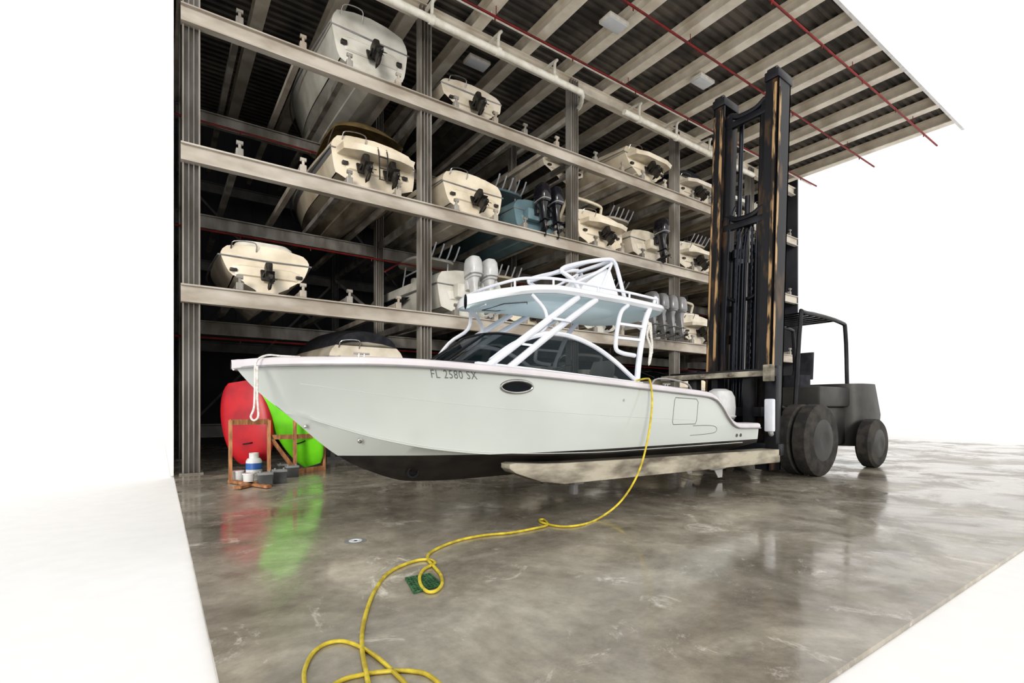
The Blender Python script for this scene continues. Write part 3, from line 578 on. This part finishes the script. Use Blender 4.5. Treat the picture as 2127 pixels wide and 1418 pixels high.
for s in(-1,1):
    q=lambda x,o,z:Vector((x,YC+s*o,z))
    mk('hardtop_support',[g_tube([q(3.30,1.10,1.98),q(4.2,.98,2.56),q(5.05,.86,3.11)],.048,10,4),g_tube([q(3.62,1.10,1.97),q(4.5,.98,2.55),q(5.42,.86,3.12)],.048,10,4),
       g_box(q(3.2,1.10,1.96)-Vector((.05,.06,0)),q(3.75,1.10,2.02)+Vector((.05,.06,0)),.02)]+[g_beam(q(a,1.02,z),q(a+.32,1.02,z-.01),.03,.03) for a,z in((3.85,2.33),(4.45,2.72))],'powder',boat)
    mk('hardtop_support',[g_tube([q(6.08,1.08,1.85),q(6.2,1.03,2.3),q(6.42,.95,2.85),q(6.62,.88,3.11)],.046,10,4),g_tube([q(6.08,1.04,2.30),q(5.78,1.03,2.33),q(5.70,1.0,2.42),q(5.78,.97,2.75),q(5.9,.93,2.98),q(6.1,.88,3.11)],.034,10,4)]
       +[g_beam(q(5.72,1.0,2.56),q(6.3,1.0,2.56),.04,.04),g_beam(q(5.78,.97,2.78),q(6.38,.97,2.78),.04,.04)],'powder',boat)
    mk('grab_pipe',[g_tube([q(4.2,.95,2.46),q(4.42,.9,2.62),q(4.45,.85,2.85),q(4.25,.8,3.07)],.026,8,4)],'powder',boat)
mk('windshield_brace',[g_tube([(3.45,7.25,2.05),(3.75,7.1,2.5),(3.98,6.9,2.72),(3.95,6.75,3.0)],.028,8,4)],'powder',boat)
for i in range(4): mk('rod_holder',[g_cyl((7.0,YC-.6+i*.4,3.12),(7.12,YC-.6+i*.4,3.42),.03,n=10)],'powder',ht)
mk('rear_rail',[g_tube([(6.3,YC-1.15,1.80),(6.5,YC-1.15,1.95),(7.2,YC-1.15,1.90),(7.4,YC-1.15,1.74)],.016,8,4)],'steel',boat)
mk('transom_bench',[g_loft([rr(7.75,YC,1.1,.25,.95),rr(7.75,YC,1.7,.25,.95),rr(7.75,YC,1.76,.22,.9)])],'white',boat)
mk('motor_bracket',[g_box((8.95,YC-.75,.9),(9.25,YC+.75,1.2),.03)],'white',boat)
for dy in(-.36,.36): outboard(boat,(9.15,YC+dy,1.20),'cowlwhite',rad(90),1.0)
mk('hanging_rope',[g_tube([(6.62,5.62,3.08),(6.72,5.6,2.8),(6.78,5.6,2.5),(6.7,5.6,2.2),(6.76,5.62,2.5),(6.68,5.62,2.7),(6.74,5.6,2.9),(6.8,5.62,2.4)],.02,6,5)],'rope',None,label='white rope bundle hanging from the hardtop support',cat_='rope')
mk('bow_rope',[g_tube([(1.3,6.0,2.06),(1.1,6.0,2.06),(.95,5.97,2.055),(.84,5.90,1.97),(.83,5.89,1.75),(.82,5.89,1.5),(.79,5.89,1.4),(.82,5.89,1.36),(.86,5.89,1.41),(.85,5.89,1.6),(.85,5.89,1.93)],.011,8,5)],'rope',None,label='thin white looped rope hanging over the bow',cat_='rope')
# ---------------------------------------------------------------- forklift
fk=thing('forklift','large black marina forklift with tall rusty mast','forklift',(12.5,YC,0))
YM=YC+.07
TB=Matrix.Translation((10.75,0,.2))@Matrix.Rotation(rad(3.0),4,'Y')@Matrix.Translation((-10.8,0,-.2))
T=lambda gs:[tf(g,TB) for g in gs]
mast=mk('mast',T([g_box((10.95,YM-.65,3.0),(11.05,YM+.65,3.2),.01),g_box((10.95,YM-.65,.4),(11.1,YM+.65,.8),.01)]),'mast',fk)
for s in(-1,1):
    y=YM+s*.64
    mk('mast_rail',T([g_box((10.66,y+s*.10,.15),(11.19,y+s*.14,8.75)),g_box((10.66,y-.14,.15),(10.70,y+.14,8.75)),g_box((11.15,y-.14,.15),(11.19,y+.14,8.75))]),'mastworn',mast,False)
    mk('mast_channel',T([g_box((10.70,y+s*.07,.3),(11.15,y+s*.098,8.7)),g_box((10.645,y-.11,.6),(10.659,y-.045,8.6)),g_box((10.72,y-.150,.8),(10.79,y-.141,8.5)) if s<0 else g_box((10.645,y+.08,.9),(10.659,y+.12,8.5))]),'rust',mast,False,label='rust and grease streaked channel face')
    y2=YM+s*.44
    mk('inner_rail',T([g_box((10.78,y2-.05,.3),(11.05,y2+.05,8.4)),g_box((10.76,y2-.09,.3),(10.79,y2+.09,8.4))]),'mastworn',mast,False)
    mk('lift_cylinder',T([g_cyl((11.0,YM+s*.25,.4),(11.0,YM+s*.25,5.0),.11),g_cyl((11.0,YM+s*.25,5.0),(11.0,YM+s*.25,5.2),.14),g_cyl((11.0,YM+s*.25,5.2),(11.0,YM+s*.25,8.3),.05)]),'chrome',mast)
    mk('lift_chain',T([g_beam((10.86,YM+s*.17,1.2),(10.86,YM+s*.17,5.9),.05,.02)]+[g_box((10.845,YM+s*.17-.035,1.2+i*.16),(10.875,YM+s*.17+.035,1.28+i*.16)) for i in range(29)]),'chrome',mast,False)
    mk('mast_cap',T([g_box((10.62,y-.16,8.7),(11.24,y+.16,8.9),.02),g_cyl((10.7,y-.1,8.9),(10.7,y+.1,8.9),.08)]),'mast',mast)
for z0 in (8.35,5.9,4.0):
    mk('cross_member',T([g_tube([(10.85,YM-.55,z0-.1),(10.82,YM-.45,z0+.1),(10.82,YM-.2,z0-.02),(10.82,YM+.2,z0-.02),(10.82,YM+.45,z0+.1),(10.85,YM+.55,z0-.1)],.07 if z0>5 else .04,8,4),g_box((10.75 if z0>5 else 10.95,YM-.5,z0-.25),(10.85 if z0>5 else 11.0,YM+.5,z0-.1),.01)]),'mast',mast)
for d in (-.33,-.10,-.04,.04,.10,.33):
    mk('hydraulic_hose',T([g_tube([(10.76,YM+d,.8),(10.74,YM+d*1.1,3),(10.77,YM+d,5.0+abs(d)*2),(10.95,YM+d,5.6+abs(d)*2)],.022,8,3)]),'chrome',mast)
mk('lift_cylinder',T([g_cyl((10.92,YM,.5),(10.92,YM,4.8),.13),g_cyl((10.92,YM,4.8),(10.92,YM,6.4),.06)]),'mast',mast)
car=mk('carriage',[g_box((10.22,5.35,2.12),(10.42,7.9,2.30),.02),g_box((10.3,5.3,.5),(10.55,7.5,.75),.02),g_box((10.35,5.95,.6),(10.6,6.1,2.2)),g_box((10.35,6.7,.6),(10.6,6.85,2.2)),g_box((10.45,5.75,1.3),(10.7,7.05,1.5))],'mast',fk)
mk('carriage_bar',[g_box((10.12,5.4,2.13),(10.22,8.1,2.25),.02),g_box((10.05,5.32,2.02),(10.2,5.5,2.36),.02),g_cyl((10.1,6.9,2.2),(10.06,6.9,2.2),.04),g_cyl((10.1,6.2,2.2),(10.06,6.2,2.2),.04)],'fork',car,label='worn white carriage cross bar')
mk('bumper_pad',[g_box((9.66,5.08,1.02),(9.77,5.26,1.66),.03),g_tube([(9.71,5.17,1.1),(9.9,5.25,1.0),(10.2,5.4,.95)],.05,8,4)],'powder',car,label='white padded bumper')
for s in(-1,1):
    y=YC+s*.93
    rg=[]
    for X,zt,zb,wd in ((3.72,.82,.70,.10),(3.8,.83,.64,.13),(4.2,.80,.50,.16),(4.6,.785,.44,.17),(6.5,.755,.42,.17),(8.5,.73,.40,.17),(10.35,.70,.38,.17)):
        zt-=.06
        rg.append([Vector((X,y-wd,zb)),Vector((X,y+wd,zb)),Vector((X,y+wd,zt)),Vector((X,y-wd,zt))])
    f=mk('fork',[g_loft(rg)],'fork',car,False,label='long fork wrapped in worn beige padding')
    mk('fork_shank',[g_box((10.3,y-.12,.38),(10.5,y+.12,2.35),.02)],'mast',f)
    if s<0: mk('fork_bracket',[g_box((4.86,y-.06,.24),(4.95,y+.06,.46),.02),g_box((4.82,y-.12,.40),(5.0,y+.12,.46))],'rackdark',f)
mk('truck_body',[g_box((11.5,5.75,.55),(14.9,7.05,1.5),.05),g_loft([rr(15.2,YC,.5,.8,1.0),rr(15.25,YC,1.3,.85,1.05),rr(15.1,YC,2.1,.7,1.0)]),g_box((12.9,5.65,1.5),(14.8,7.15,2.0),.06),g_box((11.25,5.5,.5),(11.9,7.3,1.1),.04)],'truck',fk)
mk('cab_frame',[g_tube([(11.9,y,1.5),(12.15,y,3.5),(12.4,y,3.7),(14.2,y,3.65),(14.5,y,3.4),(14.6,y,2.0)],.05,8,4) for y in(5.75,7.05)]+[g_beam((12.3+i*.3,5.75,3.69),(12.3+i*.3,7.05,3.69),.05,.04) for i in range(7)],'mast',fk)
mk('driver_seat',[g_loft([rr(13.3,YC,1.9,.28,.28),rr(13.3,YC,2.3,.28,.28)]),g_loft([rr(13.6,YC,2.2,.08,.26),rr(13.75,YC,2.9,.06,.22)])],'canvas',fk)
mk('tilt_cylinder',[g_cyl((11.3,YC-.5,1.5),(12.6,YC-.5,1.3),.08)],'chrome',fk)
mk('tilt_cylinder',[g_cyl((11.3,YC+.5,1.5),(12.6,YC+.5,1.3),.08)],'chrome',fk)
for X,r_,ys in ((11.75,.78,(5.25,5.6,7.2,7.55)),(14.6,.6,(5.2,7.6))):
    for y in ys:
        wl=mk('wheel',[g_lathe((X,y-.17,r_),(0,1,0),[(0,r_*.6),(.0,r_*.9),(.05,r_),(.29,r_),(.34,r_*.9),(.34,r_*.6)],28)],'rubber',fk)
        mk('hub',[g_lathe((X,y-.18,r_),(0,1,0),[(0,r_*.2),(-.02,r_*.3),(.01,r_*.58),(.24,r_*.6),(.26,r_*.3)],20)],'truck',wl)
# ---------------------------------------------------------------- hose
r_=.0155
hp_=[Vector((6.05,5.35,1.90)),Vector((6.06,5.12,1.93))]+[sv(*a) for a in ((1350,792,4.99),(1354,830,4.95),(1350,880,4.93),(1341,930,4.91),(1328,975,4.89),(1308,1015,4.87),(1280,1050,4.85))]
hp_+=[fl(px,py,r_) for px,py in ((1240,1078),(1205,1090),(1165,1093),(1128,1086),(1120,1080),(1130,1079),(1136,1090),(1110,1097),(1060,1106),(1000,1112),(945,1124),(900,1143),(887,1158),(900,1175),(914,1192),(918,1210),(908,1225),(890,1229),(875,1217),(871,1198),(880,1182),(895,1174),(903,1168),(890,1162),(865,1164),(830,1176),(800,1195),(777,1228),(762,1265),(752,1310),(752,1350),(760,1395),(770,1440),(800,1500))]
mk('garden_hose',[g_tube(hp_,.0145,10,6)],'hose',None,label='long yellow hose trailing from gunwale across the wet floor',cat_='hose')
h2=[fl(px,py,.013) for px,py in ((640,1450),(631,1410),(634,1385),(650,1355),(678,1336),(712,1331),(748,1343),(785,1366),(820,1398),(850,1430),(870,1480),(850,1540),(760,1540),(690,1480),(685,1432),(710,1412),(750,1401),(800,1394),(850,1393),(890,1402),(930,1440),(960,1500))]
mk('garden_hose',[g_tube(h2,.0125,10,6)],'hose',None,label='coiled loop of yellow hose lying on the wet floor',cat_='hose')
c=fl(738,1123)
dr=mk('floor_drain',[g_lathe(c,(0,0,1),[(0.001,.075),(.008,.07),(.008,.042),(.004,.038)],24)],'tank',None,label='small round pale metal drain ring in the floor',cat_='drain')
mk('drain_hole',[g_lathe(c,(0,0,1),[(0.001,.12),(.0035,.12),(.004,.02)],24)],'battop',dr)
q=[fl(842,1203),fl(893,1194),fl(918,1217),fl(860,1233)]
def quad_grid(q,n=6):
    g=[]
    for i in range(n):
        a=q[0].lerp(q[3],i/(n-1)); b=q[1].lerp(q[2],i/(n-1)); g.append(g_beam(a+Vector((0,0,.012)),b+Vector((0,0,.012)),.012,.012))
        a=q[0].lerp(q[1],i/(n-1)); b=q[3].lerp(q[2],i/(n-1)); g.append(g_beam(a+Vector((0,0,.01)),b+Vector((0,0,.01)),.012,.012))
    return g
mk('floor_mat',[g_loft([[p+Vector((0,0,.001)) for p in q],[p+Vector((0,0,.008)) for p in q]])]+quad_grid(q,9),'green',None,False,label='green gridded rubber mat lying under the hose loop',cat_='mat')
# ---------------------------------------------------------------- kayaks and clutter
def kayak(name,base,topp,halfw,mt,label,ex=.45):
    base=Vector(base);topp=Vector(topp); d=topp-base; L=d.length; d.normalize(); x=Vector((DY,-DX,0)); x=(x-d*x.dot(d)).normalized(); y=x.cross(d)
    rg=[]
    for i in range(25):
        t=i/24; w=halfw*max(.02,math.sin(math.pi*(.03+.94*t)))**ex; h=.15*max(.05,math.sin(math.pi*(.03+.94*t)))**.5
        rg.append([base+d*L*t+x*w*math.copysign(abs(math.cos(a))**.8,math.cos(a))+y*h*math.copysign(abs(math.sin(a))**.6,math.sin(a))*(1 if math.sin(a)>0 else .6) for a in [2*math.pi*k/22 for k in range(22)]])
    e=thing(name,label,'kayak',base)
    mk('kayak_hull',[g_loft(rg)],mt,e,ang=60)
    yc=-y
    if yc.dot(Vector((DX,DY,0)))>0: yc=-yc
    hh=.15 if yc.dot(y)>0 else .09
    mk('carry_handle',[g_tube([base+d*L*.24-x*.10+yc*(hh-.02),base+d*L*.24-x*.07+yc*(hh+.04),base+d*L*.24+x*.07+yc*(hh+.04),base+d*L*.24+x*.10+yc*(hh-.02)],.014,6,3)],'mast',e)
kayak('kayak',sv(650,965,12.55),sv(560,748,12.55),.56,'lime','lime green plastic kayak leaning on a timber frame',.42)
kayak('kayak',sv(527,960,12.95),sv(500,792,13.1),.58,'redk','red plastic kayak standing upright beside a green one',.28)
fr=thing('timber_frame','rough reddish timber frame holding kayaks upright','wooden frame',fl(560,985))
A=fl(478,1003); B_=fl(558,992); Cc=fl(612,985); D_=fl(672,975)
up_=lambda p,h:Vector((p.x,p.y,h))
for p,h in((A,1.24),(B_,1.22),(Cc,1.20),(D_,.86)):
    mk('upright',[g_beam(up_(p,0),up_(p,h),.10,.06)],'wood',fr,False)
mk('rail',[g_beam(up_(A,1.20),up_(B_,1.19),.05,.11)],'wood',fr,False)
mk('rail',[g_beam(up_(B_,.86),up_(Cc,.84),.05,.10),g_beam(up_(Cc,.84),up_(D_,.82),.05,.10)],'wood',fr,False)
mk('rail',[g_beam(up_(B_,.05),up_(D_,.05),.05,.10)],'wood',fr,False)
mk('brace',[g_beam(up_(B_,.9),up_(Cc,.1),.05,.07)],'wood',fr,False)
mk('base_plank',[g_beam(up_(A,.04)+Vector((-.0,-1.0,0)),up_(B_,.04)+Vector((0,-.5,0)),.14,.05),g_beam(up_(A,.04),up_(A,.04)+Vector((.5,-1.2,0)),.10,.05)],'wood',fr,False)
c=fl(527,985)
t=thing('propane_tank','white steel gas tank with blue label and collar','gas tank',c)
mk('tank_body',[g_lathe(c,(0,0,1),[(.0,.12),(.03,.13),(.06,.165),(.30,.165),(.36,.13),(.38,.05)],24)],'tank',t)
mk('tank_label',[g_lathe(c,(0,0,1),[(.12,.167),(.26,.167)],24)],'blue',t)
mk('tank_collar',[g_lathe(c,(0,0,1),[(.36,.10),(.48,.10),(.48,.085),(.37,.085)],20),g_cyl(c+Vector((0,0,.37)),c+Vector((0,0,.46)),.03)],'tank',t)
for px,py,s in((550,1010,1),(580,1003,1),(606,990,.9),(590,983,.8)):
    c=fl(px,py); 
    e=thing('car_battery','dark grey boxed battery with grey lid on the floor','battery',c,'batteries on the floor')
    mk('battery_case',[g_box(c+Vector((-.12,-.09,0)),c+Vector((.12,.09,.22*s)),.01)],'batt',e)
    mk('battery_lid',[g_box(c+Vector((-.13,-.10,.22*s)),c+Vector((.13,.10,.27*s)),.01),g_cyl(c+Vector((-.08,0,.27*s)),c+Vector((-.08,0,.30*s)),.02),g_cyl(c+Vector((.08,0,.27*s)),c+Vector((.08,0,.30*s)),.02)],'battop',e)
for px,py in((494,1000),(516,1006)):
    c=fl(px,py)
    e=thing('plastic_bucket','small white plastic bucket with lid','bucket',c,'buckets on the floor')
    mk('bucket_body',[g_lathe(c,(0,0,1),[(0,.085),(.2,.105)],20)],'tank',e)
    mk('bucket_lid',[g_lathe(c,(0,0,1),[(.2,.115),(.22,.115),(.225,.09)],20)],'white',e)
